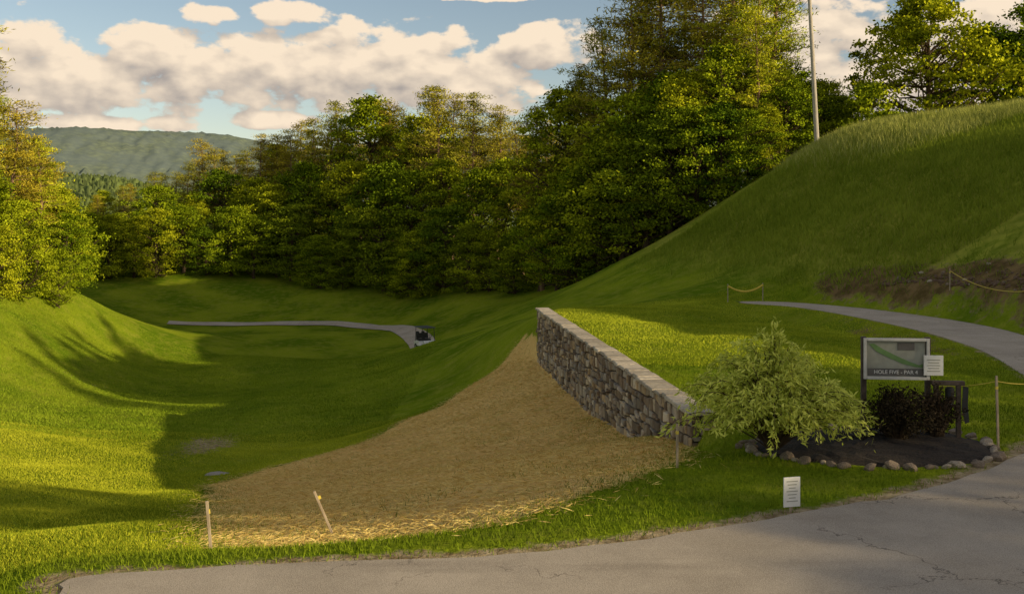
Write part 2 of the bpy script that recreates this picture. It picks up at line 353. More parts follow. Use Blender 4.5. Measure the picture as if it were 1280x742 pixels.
H_=hz(P[:,0],P[:,1]); k=(sdf(P[:,0],P[:,1],path_poly)>1.0)&(rng.random(len(P))<sstep(H_,.2,3.0))
blades('hillside_grass',P[k],.12,.42,.035,M_hillgrass,.35)
P=samp(60000,15,38,53,70); k=rng.random(len(P))<sstep(hz(P[:,0],P[:,1]),6.5,9.0)
blades('crest_meadow_grass',P[k],.25,.7,.03,M_meadow,.3)
P=samp(20000,12.5,22,22,48)
k=(sdf(P[:,0],P[:,1],path_poly)>.5)&(hz(P[:,0],P[:,1])>.12)&(rng.random(len(P))<.12+.45*(np.sin(P[:,0]*2)*np.sin(P[:,1]*1.1)>.1))
blades('bank_weeds',P[k],.1,.4,.03,M_hillgrass,.5)
P=samp(130000,-9,3.5,11,43,1.2); k=sdf(P[:,0],P[:,1],straw_poly)<.35*rng.normal(size=len(P)); P=P[k]; k=(wside(P)<-.25); P=P[k]; n=len(P)
th=rng.normal(size=n)*.9+.5; D=np.stack([np.cos(th),np.sin(th),rng.normal(size=n)*.2],1)
C=np.stack([P[:,0],P[:,1],hz(P[:,0],P[:,1])+.014+.02*rng.random(n)],1)
V,Fq=leaf_quads(C,.17,.065,rng,D)
obj('straw_mulch',np_mesh('straw_mulch',V,Fq,[M_straw],tint=np.repeat(rng.random(n),4)))
P=samp(26000,-8.5,3,11.5,42,1.4); k=(sdf(P[:,0],P[:,1],straw_poly)<0)&(wside(P)<-.3)&(np.sin(P[:,0]*1.4+1+np.sin(P[:,1]))*np.sin(P[:,1]*.8+np.sin(P[:,0]*.9))>.05)&(rng.random(len(P))<np.where(P[:,1]<17,.8,.3))
blades('sprouting_grass',P[k],.03,.09,.012,M_grassb)

# ------------------------------------------------------------ stone wall
wallp=empty('stone_wall')
m,t=newmat('wall_stone'); a=t.n('ShaderNodeAttribute',attribute_name='tint').outputs['Color']; pos=t.n('ShaderNodeNewGeometry').outputs['Position']
c=t.mix(t.math('MULTIPLY',t.ramp(t.noise(pos,9,4,.7),.35,.7),.5),a,(.15,.105,.065)); bn=t.n('ShaderNodeBump',{'Height':t.noise(pos,18,4,.7),'Strength':.7,'Distance':.03})
t.n('ShaderNodeOutputMaterial',{0:t.n('ShaderNodeBsdfPrincipled',{'Base Color':c,'Roughness':.9,'Normal':bn.outputs[0]}).outputs[0]}); M_stone=m
M_mortar=pmat('mortar',(.04,.03,.022),(.08,.06,.045),12,.95,.4)
HT=.17
def wp(t_,s_,z): return (A_[0]+wd[0]*t_+wn[0]*s_, A_[1]+wd[1]*t_+wn[1]*s_, z)
V=[wp(.06,-HT,-3),wp(WL-.06,-HT,-4),wp(WL-.06,HT,-4),wp(.06,HT,-3),wp(.06,-HT,.2),wp(WL-.06,-HT,.2),wp(WL-.06,HT,.2),wp(.06,HT,.2)]
obj('wall_core',np_mesh('wall_core',V,[(0,1,5,4),(1,2,6,5),(2,3,7,6),(3,0,4,7),(4,5,6,7),(3,2,1,0)],[M_mortar]),wallp)
V=[];Fs=[];Ts=[]
pal=[(.46,.36,.24),(.31,.24,.16),(.62,.51,.37),(.19,.135,.085),(.36,.31,.25),(.52,.36,.19),(.23,.155,.09)]
def stone(corners,nrm,depth,r):
    c=np.mean(corners,0); b=[np.array(p) for p in corners]
    ring1=[p+ (p-c)*-.02 for p in b]; ring2=[c+(p-c)*(.93)+nrm*depth*.7 for p in b]; ring3=[c+(p-c)*(.72+.1*r.random())+nrm*depth*(1+.25*r.normal()*.5) for p in b]
    i0=len(V); V.extend(ring1+ring2+ring3)
    for k in range(4):
        k2=(k+1)%4
        Fs.append((i0+k,i0+k2,i0+4+k2,i0+4+k)); Fs.append((i0+4+k,i0+4+k2,i0+8+k2,i0+8+k))
    Fs.append((i0+8,i0+9,i0+10,i0+11))
    col=np.array(pal[r.integers(len(pal))])*(.6+.7*r.random()); Ts.extend([(*col,1)]*12)
def face(L,toface,nrm,zlow,r):
    zz=[.185]
    while zz[-1]>zlow: zz.append(zz[-1]-(.09+.15*r.random()))
    ph=r.random(len(zz))*6
    def bed(i,s): return zz[i]+(.045*math.sin(s*1.9+ph[i])+.028*math.sin(s*5.1+ph[i]*2) if i>0 else 0)
    for i in range(len(zz)-1):
        s=0; 
        while s<L-.02:
            wv=.11+.32*r.random()**1.4; e=min(L,s+wv)
            if L-e<.1: e=L
            g=.014; j=lambda:r.normal()*.02
            zt0,zt1,zb0,zb1=bed(i,s),bed(i,e),bed(i+1,s),bed(i+1,e)
            P4=[toface(s+g+j(),zb0+g),toface(e-g+j(),zb1+g),toface(e-g+j(),zt1-g),toface(s+g+j(),zt0-g)]
            stone([np.array(p) for p in P4],nrm,.03+.06*r.random(),r)
            s=e
r=np.random.default_rng(5)
nl=np.array([-wn[0],-wn[1],0]); face(WL-.04,lambda s,z: wp(WL-.02-s,-HT,z),nl,-2.6,r)
ne=np.array([-wd[0],-wd[1],0]); face(2*HT,lambda s,z: wp(.06,-HT+s,z),ne,-.8,r)
nf=-ne; face(2*HT,lambda s,z: wp(WL-.06,HT-s,z),nf,-2.4,r)
nr=-nl; face(WL-.04,lambda s,z: wp(.02+s,HT,z),nr,-.2,r)
obj('wall_stones',np_mesh('wall_stones',V,Fs,[M_stone],tint=np.array(Ts)),wallp)
V=[];Fs=[];Ts=[]; s=-.06
while s<WL+.05:
    e=min(WL+.06,s+.3+.45*r.random()); g=.006; zt=.262+.008*r.normal(); wl=.255+.02*r.normal(); wr=.25
    a=[wp(s+g,-wl,.2),wp(e-g,-wl,.2),wp(e-g,wr,.2),wp(s+g,wr,.2)]
    b=[wp(s+g,-wl,zt-.015),wp(e-g,-wl,zt-.015),wp(e-g,wr,zt-.015),wp(s+g,wr,zt-.015)]
    d=[wp(s+g+.02,-wl+.02,zt),wp(e-g-.02,-wl+.02,zt),wp(e-g-.02,wr-.02,zt),wp(s+g+.02,wr-.02,zt)]
    i0=len(V); V+=a+b+d
    for k in range(4):
        k2=(k+1)%4; Fs+=[(i0+k,i0+k2,i0+4+k2,i0+4+k)[::-1],(i0+4+k,i0+4+k2,i0+8+k2,i0+8+k)[::-1]]
    Fs+=[(i0+8,i0+9,i0+10,i0+11)[::-1],(i0,i0+1,i0+2,i0+3)]
    cc=np.array((.55,.47,.35))*(.7+.45*r.random()); Ts+=[(*cc,1)]*12; s=e
obj('cap_stones',np_mesh('cap_stones',V,Fs,[M_stone],tint=np.array(Ts)),wallp)

# ------------------------------------------------------------ trees
def deciduous(name,seed,H=12,R=4,base=.12,ncl=150,nlf=90,lsz=.25,mat=None,cr=.95,prof='round'):
    r=np.random.default_rng(seed); a=Acc()
    tz=np.linspace(0,.82*H,9); wob=np.cumsum(r.normal(size=(9,2))*.02*H/8*2,0); wob[0]=0
    TP=np.stack([wob[:,0],wob[:,1],tz],1); tr=np.linspace(.022*H,.005*H,9); tr[0]*=1.35
    v,f=tube(TP,tr,8); a.add(v,f,1)
    lob=r.normal(size=6); 
    C=[]
    for i in range(ncl):
        h=base+(1-base)*r.random()**.85; th=r.random()*2*np.pi
        u=(h-base)/(1-base)
        pr=(math.sin(math.pi*min(.96,(u*.86+.14)))**.6) if prof=='round' else (1-u)**.55*min(1,u*3+.45)
        out_=1+.28*math.sin(2*th+lob[0]+4*u)+.22*math.sin(3*th+lob[1]*3-5*u)+.15*lob[2]*math.sin(5*th+9*u)
        rad=R*pr*out_*(.4+.6*r.random()**.5)
        tx=np.interp(h*H,tz,TP[:,0]); ty=np.interp(h*H,tz,TP[:,1])
        C.append((tx+rad*math.cos(th),ty+rad*math.sin(th),h*H,th,rad))
    for (x,y,z,th,rad) in C:
        if rad>R*.4 and r.random()<.45:
            z0=max(H*.1,z-rad*(.5+.4*r.random())); z0=min(z0,.8*H)
            p0=np.array([np.interp(z0,tz,TP[:,0]),np.interp(z0,tz,TP[:,1]),z0]); p1=np.array([x,y,z])
            md=(p0+p1)/2+np.array([0,0,-.06*rad])+r.normal(size=3)*.08*rad
            v,f=tube([p0,md,p1],[.0075*H,.005*H,.0015*H],4); a.add(v,f,1)
        n=int(nlf*(.5+r.random())); sc=cr*(.5+.8*r.random())
        L=r.normal(size=(n,3))*np.array([sc,sc,sc*.45])*.55+np.array([x,y,z])
        v,f=leaf_quads(L,lsz,.62,r)
        tn=np.clip(.1+.8*r.random()+.15*r.normal(size=n),0,1); a.add(v,f,0,np.repeat(tn,4))
    return a.mesh(name,[mat or M_leaf,M_bark])
def pine(name,seed,H=22,R=4,base=.35,nbr=75,nlf=40,mat=None):
    r=np.random.default_rng(seed); a=Acc()
    tz=np.linspace(0,.97*H,10); wob=np.cumsum(r.normal(size=(10,2))*.006*H,0); wob[0]=0
    TP=np.stack([wob[:,0],wob[:,1],tz],1); v,f=tube(TP,np.linspace(.013*H,.002*H,10),8); a.add(v,f,1)
    for i in range(nbr):
        h=base+(1-base)*(i+r.random())/nbr; u=(h-base)/(1-base)
        th=r.random()*2*np.pi; L=R*(1-u)**.6*min(1,.5+1.6*u)*(.5+.65*r.random())+.35
        p0=np.array([np.interp(h*H,tz,TP[:,0]),np.interp(h*H,tz,TP[:,1]),h*H]); d=np.array([math.cos(th),math.sin(th),0])
        up=.05+.35*u+.12*r.normal()
        p1=p0+d*L*.5+np.array([0,0,L*up*.3]); p2=p0+d*L+np.array([0,0,L*up*.5+.1*L])
        v,f=tube([p0,p1,p2],[.0045*H*(1-.7*u),.003*H*(1-.7*u),.0008*H],4); a.add(v,f,1)
        k=max(2,int(L*1.7)); tb=.1+.8*r.random()
        for q in range(k):
            s=.3+.7*(q+r.random())/k; c=(1-s)**2*p0+2*s*(1-s)*p1+s*s*p2+r.normal(size=3)*np.array([.35,.35,.12])
            n=int(nlf*(.6+.8*r.random())); P=c+r.normal(size=(n,3))*np.array([.42,.42,.17])
            D=r.normal(size=(n,3))*.8+d*.6+np.array([0,0,.6])
            v,f=leaf_quads(P,.36,.21,r,D); a.add(v,f,0,np.repeat(np.clip(tb+.18*r.normal(size=n),0,1),4))
    return a.mesh(name,[mat or M_pine,M_pinebark])
DEC=[(deciduous('broadleaf_a',1,12,4.0,.10),12),(deciduous('broadleaf_b',2,12,4.6,.06,165),12),(deciduous('broadleaf_c',3,14,4.0,.16,165),14),(deciduous('broadleaf_d',4,12,3.6,.05,150,mat=M_leafdk),12),(deciduous('broadleaf_e',9,18,4.2,.22,200,85,.27),18)]
PIN=[(pine('pine_a',11,22,3.8),22),(pine('pine_b',12,22,4.2,.25,85),22),(pine('pine_c',13,20,3.4,.4,60),20)]
PBR=(pine('pine_sunlit_tint',14,22,3.3,.22,85,38,M_pinesun),22)
def plant(name,pr,x,y,h,parent=None,fat=1.0,sink=.15):
    me,H=pr; s=h/H; z=float(hz(x,y))-sink
    return obj(name,me,parent,(x,y,z),(0,0,random.random()*6.28),(s*fat,s*fat,s))
forest=empty('forest')
lx=[-75,-60,-42,-31,-15,-3,5,8,12,16]; ly=[116,122,130,129,118,105,96,88,80,77]
tx_=[-75,-60,-50,-45.5,-38.7,-29.6,-22.8,-18,-10,-4.5,0,6]; tz_=[5,7,12,14.5,16,18.3,21,22.4,22.4,20.6,18.3,17]
x=-70
while x<7:
    y=np.interp(x,lx,ly)+random.uniform(-1.5,1.5)
    plant('understory_tree',random.choice(DEC[:4]+[DEC[3]]),x,y,random.uniform(6,10.5),forest,1.15,.5); x+=random.uniform(2.2,3.3)
x=-72
while x<6:
    y=np.interp(x,lx,ly)+random.uniform(5,10); tz=np.interp(x*140/y,tx_,tz_)
    h=min((3.5+(tz-3.5)*y/140-float(hz(x,y)))*random.uniform(.55,.82),15)
    plant('forest_broadleaf',random.choice(DEC[:4]+DEC[4:]),x,y,max(h,7),forest,1.1,.5); x+=random.uniform(3.0,4.6)
for row,(d0,d1,st) in enumerate(((12,18,3.4),(20,30,3.8))):
    x=-74
    while x<5:
        y=np.interp(x,lx,ly)+random.uniform(d0,d1); tz=np.interp(x*140/y,tx_,tz_)
        h=(3.5+(tz-3.5)*y/140-float(hz(x,y)))*random.uniform(.84,1.05)
        pr=random.choice(PIN) if random.random()<.82 else DEC[4]
        plant('forest_pine' if pr in PIN else 'forest_tall_tree',pr,x,y,max(h,9),forest,1.15); x+=random.uniform(.7,1.3)*st
wood=empty('hilltop_wood')
for (x,y,tz,kk) in [(3,97,15,'p'),(5,95,16.5,'d'),(6.8,94,18.5,'p'),(8.8,90,22,'p'),(10.8,89,26,'p'),(12.2,94,27,'p'),(13.5,88,29,'p'),(15.5,92,29,'p'),(16.6,85,28,'p'),(18.3,83,28,'b'),(20,88,29,'p'),(20.6,81,26,'b'),(22.2,84,28,'b'),(23.2,88,26,'b'),(19.4,79,21,'b'),(24.8,92,17.5,'d'),(27,94,18,'d'),(29.5,93,17,'d'),(31.5,95,15,'d'),(17,80,18,'d'),(22,79,15,'d'),(14.5,81,16,'d')]:
    h=tz-float(hz(x,y)); pr=random.choice(PIN[:2]) if kk=='p' else PBR if kk=='b' else (DEC[4] if h>12 else DEC[0])
    plant('tall_broadleaf' if kk=='d' else 'tall_pine',pr,x,y,h,wood,1.1)
for (x,y,h) in [(4.2,91,9),(6,88,10),(7.6,85.5,10),(9.3,83,11),(11,80.5,11),(12.8,79,10),(14.5,77,9),(16.3,76.5,8),(18.2,76,6.5),(20,77,6),(8,90,13),(11,86,14),(14,84,14),(24,84,8),(26.5,86,8),(29,88,7.5)]:
    plant('wood_edge_tree',random.choice(DEC[:4]),x,y,h,wood,1.15,.5)
for (x,y,h,kk) in [(-39,70,18,'p'),(-37.5,66,13,'b'),(-37,73,13,'p'),(-35.8,74,11,'b'),(-37.5,79,11.5,'p'),(-40.5,84,12,'p'),(-41,88,10,'d'),(-41,78,14,'b'),(-46,90,14,'p'),(-34.2,68,7,'d'),(-33.5,64,5,'d'),(-36.5,68,8,'d'),(-36.6,79,8,'d'),(-47,98,12,'d'),(-52,108,12,'d'),(-33.2,72,4.5,'d'),(-34.5,76,6,'d')]:
    pr=random.choice(PIN[:2]) if kk=='p' else PBR if kk=='b' else random.choice(DEC[:2])
    plant('broadleaf_tree' if kk=='d' else 'pine_tree',pr,x,y,h,None,1.0 if kk=='d' else 1.4,.3)
OAK=(deciduous('oak_crown',21,11,4.4,.2,200,100,.25,cr=.85),11)
plant('oak_tree',OAK,34.3,81,12.6,None,1.05); plant('oak_tree.001',(deciduous('oak_crown_b',22,10,3.6,.15,170,100,.25,cr=.8,mat=M_leafdk),10),42.0,86,10.5,None,1.1); plant('oak_tree.002',OAK,45.5,84,12,None,1.1)
plant('shrub',(deciduous('shrub_m',31,4,1.5,.08,90,60,.2,cr=.5),4),28.4,78,5.6)
# unseen trees added on the right ridge, heights set to shade tee and road
sv=-30
while sv<56:
    xx=41+random.uniform(-1,1); yy=(sv-.436*xx)/.9
    if 25<sv<42: sv+=2; continue
    tall=14<=sv<=16.5
    tp=16.5 if sv<5 else 13.0 if sv<14 else 18.0 if tall else 12.4 if sv<25 else 17.5
    tp+=random.uniform(-.8,.3)
    h=max(2.5,tp-float(hz(xx,yy))); plant('unseen_shade_tree',random.choice([DEC[1],DEC[2],DEC[0]]),xx,yy,h,None,.8 if tall else max(1.0,min(1.5,7/h)))
    sv+=2.0
for sv in (37,40.5,43.5,46.5,49.5,54):  # unseen tall pines added to throw shadow streaks on the left bank
    xx=55+random.uniform(-3,3); yy=(sv-.436*xx)/.9; plant('unseen_streak_pine',PIN[1],xx,yy,24.5-float(hz(xx,yy)),None,.85)

# ------------------------------------------------------------ distant hills
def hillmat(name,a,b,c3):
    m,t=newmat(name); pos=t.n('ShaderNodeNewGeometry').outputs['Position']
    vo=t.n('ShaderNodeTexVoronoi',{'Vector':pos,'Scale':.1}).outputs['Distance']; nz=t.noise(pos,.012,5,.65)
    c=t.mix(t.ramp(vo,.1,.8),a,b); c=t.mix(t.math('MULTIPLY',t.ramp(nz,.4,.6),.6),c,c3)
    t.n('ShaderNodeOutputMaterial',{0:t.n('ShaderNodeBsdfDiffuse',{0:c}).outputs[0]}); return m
MH1=hillmat('far_haze_tinted_hills',(.21,.25,.17),(.15,.185,.15),(.16,.20,.20)); MH2=hillmat('near_wooded_hills',(.22,.28,.06),(.12,.16,.05),(.16,.20,.07))  # far hills greyed in colour to stand in for aerial haze
def hills(name,r0,r1,rid,seed,na,a0,a1,mat,nr=60,amp=1.4):
    r=np.random.default_rng(seed); az=np.radians(np.linspace(a0,a1,na)); rr=np.linspace(r0,r1,nr); AZ,RR=np.meshgrid(az,rr)
    u=(RR-r0)/(r1-r0); prof=np.sin(np.clip(u*1.3,0,1)*np.pi/2)**1.3
    X=RR*np.sin(AZ); Y=RR*np.cos(AZ); p=r.random(8)*6
    nse=.5*np.sin(X*.006+p[0])*np.sin(Y*.005+p[1])+.3*np.sin(X*.014+p[2]+np.sin(Y*.01))+.2*np.sin(Y*.02+X*.011+p[3])
    Z=rid(np.degrees(AZ))*(r0+(r1-r0)*.77)*prof*(1+.10*nse)+r.normal(size=X.shape)*amp-12*(1-prof)-4
    idx=np.arange(X.size).reshape(X.shape); F=np.stack([idx[:-1,:-1],idx[:-1,1:],idx[1:,1:],idx[1:,:-1]],-1).reshape(-1,4)
    obj(name,np_mesh(name,np.stack([X.ravel(),Y.ravel(),Z.ravel()],1),F,[mat],smooth=True))
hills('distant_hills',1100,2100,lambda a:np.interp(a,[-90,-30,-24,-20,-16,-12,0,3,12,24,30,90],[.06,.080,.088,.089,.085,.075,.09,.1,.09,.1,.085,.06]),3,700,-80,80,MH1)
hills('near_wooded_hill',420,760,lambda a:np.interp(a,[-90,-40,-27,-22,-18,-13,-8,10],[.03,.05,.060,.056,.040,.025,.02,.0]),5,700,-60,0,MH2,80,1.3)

# ------------------------------------------------------------ utility pole
pole=empty('utility_pole'); bx,by=22.4,72; bz=float(hz(bx,by))
tube_obj('pole_shaft',[(bx,by,bz-1),(bx-.35,by,bz+6),(bx-.75,by,bz+13.5)],[.19,.16,.12],M_pole,pole,12)
box('crossarm',(2.4,.11,.13),(bx-.72,by-.16,bz+12.9),M_darkwood,pole,.01)
for i,dx in enumerate((-1.05,-.4,.4,1.05)): cyl(f'insulator_{i}',.05,.18,(bx-.72+dx,by-.16,bz+13.06),M_steel,pole,bevel=.01)
cyl('transformer',.24,.8,(bx-.45,by-.35,bz+11.9),M_steel,pole,bevel=.04)
for i,dx in enumerate((-1.05,1.05)):
    s=np.linspace(0,1,20); P=np.stack([bx-.72+dx+s*60,by-.16+s*5,bz+13.15-4*1.5*s*(1-s)+s*1],1); tube_obj(f'wire_{i}',P,np.full(20,.012),M_black,pole,4)
s=np.linspace(0,1,16); tube_obj('service_wire',np.stack([bx-.6-s*3.6,by+s*12,bz+11-4.2*s-1.0*s*(1-s)],1),np.full(16,.02),M_black,pole,4)

# ------------------------------------------------------------ planting bed, bushes
bedc=np.array([5.65,15.5])
nr_,na_=14,60; V=[];Fb=[]
for i in range(nr_):
    q=i/(nr_-1)
    for j in range(na_):
        th=j/na_*2*math.pi; x=bedc[0]+1.9*q*math.cos(th); y=bedc[1]+1.42*q*math.sin(th)
        V.append((x,y,float(hz(x,y))+.15*(1-q**3)+.012*random.gauss(0,1)-(.05 if i==nr_-1 else 0)))
for i in range(nr_-1):
    for j in range(na_): Fb.append((i*na_+j,(i+1)*na_+j,(i+1)*na_+(j+1)%na_,i*na_+(j+1)%na_))
bed=obj('mulch_bed',np_mesh('mulch_bed',V,Fb,[M_mulch],smooth=False))
def rockmesh(name,seed,mat=M_rock):
    import bmesh
    r=np.random.default_rng(seed); bm=bmesh.new(); bmesh.ops.create_icosphere(bm,subdivisions=2,radius=1)
    ax=unit(r.normal(size=(9,3))); cut=.62+.3*r.random(9)
    for v in bm.verts:
        c=np.array(v.co)
        for k in range(9):
            d=c@ax[k]
            if d>cut[k]: c=c-ax[k]*(d-cut[k])
        v.co=Vector(c+r.normal(size=3)*.015)
    me=bpy.data.meshes.new(name); bm.to_mesh(me); bm.free(); me.materials.append(mat); return me
RK=[rockmesh(f'rock_{i}',40+i,M_rock if i%2 else pmat(f'stone_{i}',(.14,.1,.07),(.3,.23,.16),6,.9,.5)) for i in range(5)]+[rockmesh('rock_l',50,pmat('pale_stone',(.25,.22,.18),(.4,.36,.3),6,.9,.5))]
CL=[rockmesh(f'clod_{i}',70+i,M_clod) for i in range(3)]
ring=empty('bed_stone_edging')
th=0
while th<2*math.pi:
    s=random.uniform(.04,.11); x=bedc[0]+1.93*math.cos(th)+random.gauss(0,.06); y=bedc[1]+1.45*math.sin(th)+random.gauss(0,.05)
    obj('edging_stone',random.choice(RK[:5]),ring,(x,y,float(hz(x,y))+s*.3),(random.random()*.5,random.random()*.5,random.random()*6),(s*1.3,s*1.1,s*.7)); th+=s*random.uniform(1.9,2.7)/1.7
def arching_bush(name,loc,H,R,nst,nlf,lsz,asp,mat,seed,droop=.5):
    r=np.random.default_rng(seed); a=Acc()
    for i in range(nst):
        th=r.random()*2*np.pi; q=r.random()**.6; d=np.array([math.cos(th),math.sin(th),0]); Rr=R*q*(.6+.55*r.random()); hh=H*(1-.45*q*q)*(.5+.55*r.random())
        p0=d*.1*r.random(); p1=d*Rr*.45+np.array([0,0,hh*.8]); p2=d*Rr*.85+np.array([0,0,hh]); p3=d*Rr*1.12+np.array([0,0,hh*(1-droop*q*(.3+.9*r.random()))])
        s=np.linspace(0,1,9)[:,None]; P=(1-s)**3*p0+3*(1-s)**2*s*p1+3*(1-s)*s*s*p2+s**3*p3
        v,f=tube(P,np.linspace(.012,.002,9),4); a.add(v,f,1)
        n=nlf; u=.2+.8*r.random(n)**.8; Q=np.stack([np.interp(u,s[:,0],P[:,k]) for k in range(3)],1)
        tg=np.stack([np.interp(u,s[:,0],np.gradient(P[:,k])) for k in range(3)],1)
        D=unit(tg)*.6+r.normal(size=(n,3))*.6+np.array([0,0,-.1]); Q=Q+unit(D)*lsz*.45+r.normal(size=(n,3))*.04
        tb=.1+.8*r.random(); v,f=leaf_quads(Q,lsz,asp,r,D); a.add(v,f,0,np.repeat(np.clip(tb+.2*r.normal(size=n),0,1),4))
    return obj(name,a.mesh(name,[mat,M_bark]),None,loc)
arching_bush('willow_leaf_bush',(3.98,15.0,.08),1.82,1.45,300,62,.10,.28,M_bush,61,.62)
arching_bush('barberry_bush',(6.0,15.3,.1),.85,.6,120,50,.05,.5,M_dkbush,62,.1)
arching_bush('barberry_bush.001',(6.75,15.6,.1),.85,.4,60,50,.05,.5,M_dkbush,63,.1)

# ------------------------------------------------------------ golf hole sign
sg=empty('golf_hole_sign',(6.2,15.9,0),math.radians(-6))
M_panel=pmat('sign_panel',(.28,.28,.23),(.38,.38,.31),4,.5); M_green=pmat('map_green',(.12,.22,.07),(.16,.28,.09),8,.6); M_frame=pmat('sign_frame',(.55,.53,.48),(.68,.65,.6),6,.6)
M_dkpanel=pmat('sign_text_band',(.10,.09,.08),(.14,.13,.12),6,.6)
for i,x in enumerate((-.5,.5)):
    box(f'post_{i}',(.08,.08,1.72),(x,0,.82),M_darkwood,sg,.008)
    box(f'frame_side_{i}',(.045,.05,.66),(x*.98,-.055,1.33),M_frame,sg,.005)
box('panel',(.92,.03,.6),(0,0,1.33),M_panel,sg,.004)
box('frame_top',(.93,.05,.045),(0,-.055,1.64),M_frame,sg,.006); box('frame_bottom',(.93,.05,.045),(0,-.055,1.02),M_frame,sg,.006)
box('photo_inset',(.26,.012,.12),(.16,-.021,1.53),M_dkpanel,sg)
extrude_poly('fairway_map',[(-.42,1.56),(-.34,1.57),(-.2,1.48),(0,1.38),(.2,1.29),(.36,1.23),(.42,1.25),(.42,1.19),(.3,1.2),(.1,1.25),(-.12,1.35),(-.3,1.44)],-.024,-.0155,M_green,sg,'XZ')
def text(name,s,size,loc,mat,parent,rot=(math.pi/2,0,0)):
    cu=bpy.data.curves.new(name,'FONT'); cu.body=s; cu.size=size; cu.align_x='CENTER'; cu.extrude=.003; cu.materials.append(mat)
    o=bpy.data.objects.new(name,cu); o.location=loc; o.rotation_euler=rot; o.parent=parent; COL.objects.link(o); return o
text('title','HOLE FIVE - PAR 4',.085,(0,-.022,1.085),M_white,sg)
extrude_poly('title_band',[(-.44,1.05),(.44,1.05),(.44,1.17),(-.44,1.17)],-.019,-.0155,M_dkpanel,sg,'XZ')
box('notice_plate',(.3,.02,.32),(.56,-.1,1.24),M_white,sg,.004)
for i in range(5): box(f'notice_line_{i}',(.2-.03*(i%2),.004,.012),(.56,-.113,1.33-.045*i),M_panel,sg)
st=empty('tee_stand',(6.98,15.75,0),math.radians(-8))
for i,x in enumerate((-.18,.16)): box(f'leg_{i}',(.07,.07,.95),(x,0,.45),M_darkwood,st,.006)
box('rail',(.5,.09,.07),(0,-.002,.96),M_darkwood,st,.008); box('shelf',(.26,.16,.03),(-.01,-.01,.6),M_darkwood,st,.005)
cyl('washer_body',.07,.26,(.0,-.1,.78),M_black,st,bevel=.02)
extrude_poly('hanging_towel',[(.2,.55),(.25,.32),(.31,.35),(.29,.62),(.3,.9),(.22,.92)],-.05,-.035,M_black,st,'XZ')
ns=empty('notice_sign',(3.4,11.95,0),math.radians(14))
box('board',(.22,.018,.36),(0,0,.25),M_white,ns,.003); box('stake',(.035,.02,.45),(0,.0205,.16),M_wood,ns,.003)
for i in range(7): box(f'text_line_{i}',(.15-.03*(i%3),.003,.01),(0,-.0105,.38-.04*i),M_panel,ns)

def stake(x,y,h,lean=(0,0),name='wooden_stake'):
    z=float(hz(x,y)); p=empty(name,(x,y,z)); 
    box('shaft',(.035,.024,h+.25),(lean[0]*h/2,lean[1]*h/2,h/2-.1),M_wood,p,.004,(-math.atan(lean[1]),math.atan(lean[0]),.2))
    box('flag_tape',(.041,.030,.05),(lean[0]*h*.88,lean[1]*h*.88,h*.88-.03),M_yellow,p,.003,(-math.atan(lean[1]),math.atan(lean[0]),.2)); return (x+lean[0]*h,y+lean[1]*h,z+h)
stake(-3.45,11.3,.58,(-.08,0)); stake(-2.5,13.9,.62,(-.42,.05)); stake(2.42,14.4,.62)
a=stake(7.62,15.4,1.1,(-.03,0)); b=stake(9.9,17.2,1.0); c0=stake(9.7,44.2,.8); c1=stake(11.4,44.7,.8); c2=stake(16.7,37.5,.8); c3=stake(17.0,32,.8)
def rope(name,p,q,sag,r_=.012):
    s=np.linspace(0,1,18); P=np.stack([p[i]+(q[i]-p[i])*s for i in range(3)],1); P[:,2]-=sag*4*s*(1-s)+.06; tube_obj(name,P,np.full(18,r_),M_yellow,None,5)
rope('yellow_rope',a,b,.12,.008); rope('yellow_rope.001',c0,c1,.28,.045); rope('yellow_rope.002',(7.05,16.6,.85),a,.05,.006); rope('yellow_rope.003',c2,c3,.3,.012)
x,y=-9.0,30; obj('drain_slab',RK[5],None,(x,y,float(hz(x,y))+.0),(0,0,.3),(.4,.25,.1))
rub=empty('bank_rubble')
for k in range(420):
    q=random.random(); y=24+18*q; x=float(np.interp(y,[24,27,31,35.5,40.5,44],[15.8,16.7,17.5,17.5,16.4,13.9]))+abs(random.gauss(0,.5))-.2; s=random.uniform(.03,.12)
    if float(sdf(np.array([x]),np.array([y]),path_poly)[0])<.4: continue
    obj('clod',random.choice(CL if random.random()<.93 else RK[:5]),rub,(x,y,float(hz(x,y))),(0,0,random.random()*6),(s*1.4,s,s*.8))

# ------------------------------------------------------------ golf cart
gc=empty('golf_cart',(-7.2,82,float(hz(-7.2,82))+.07),math.radians(-62))
M_body=pmat('cart_body',(.75,.74,.7),(.8,.79,.76),3,.35); M_seat=pmat('cart_seat',(.03,.028,.025),(.05,.045,.04),6,.7); M_roof=pmat('cart_roof',(.05,.05,.05),(.08,.08,.08),5,.4)
extrude_poly('chassis',[(-1.2,.3),(1.1,.3),(1.22,.45),(1.15,.7),(.75,.85),(.6,.42),(-.1,.42),(-.15,.7),(-.85,.72),(-1.2,.62)],-.56,.56,M_body,gc,'XZ',.03)
box('seat',(.55,1.05,.14),(-.42,0,.8),M_seat,gc,.04); box('backrest',(.12,1.05,.45),(-.75,0,1.1),M_seat,gc,.04,(0,-.15,0))
box('roof',(1.75,1.2,.07),(-.15,0,1.86),M_roof,gc,.03)
for i,(x,y,x2) in enumerate(((.72,.52,.5),(.72,-.52,.5),(-.95,.52,-.85),(-.95,-.52,-.85))):
    tube_obj(f'roof_post_{i}',[(x,y,.65),((x+x2)/2,y,1.25),(x2,y,1.85)],[.025]*3,M_black,gc)
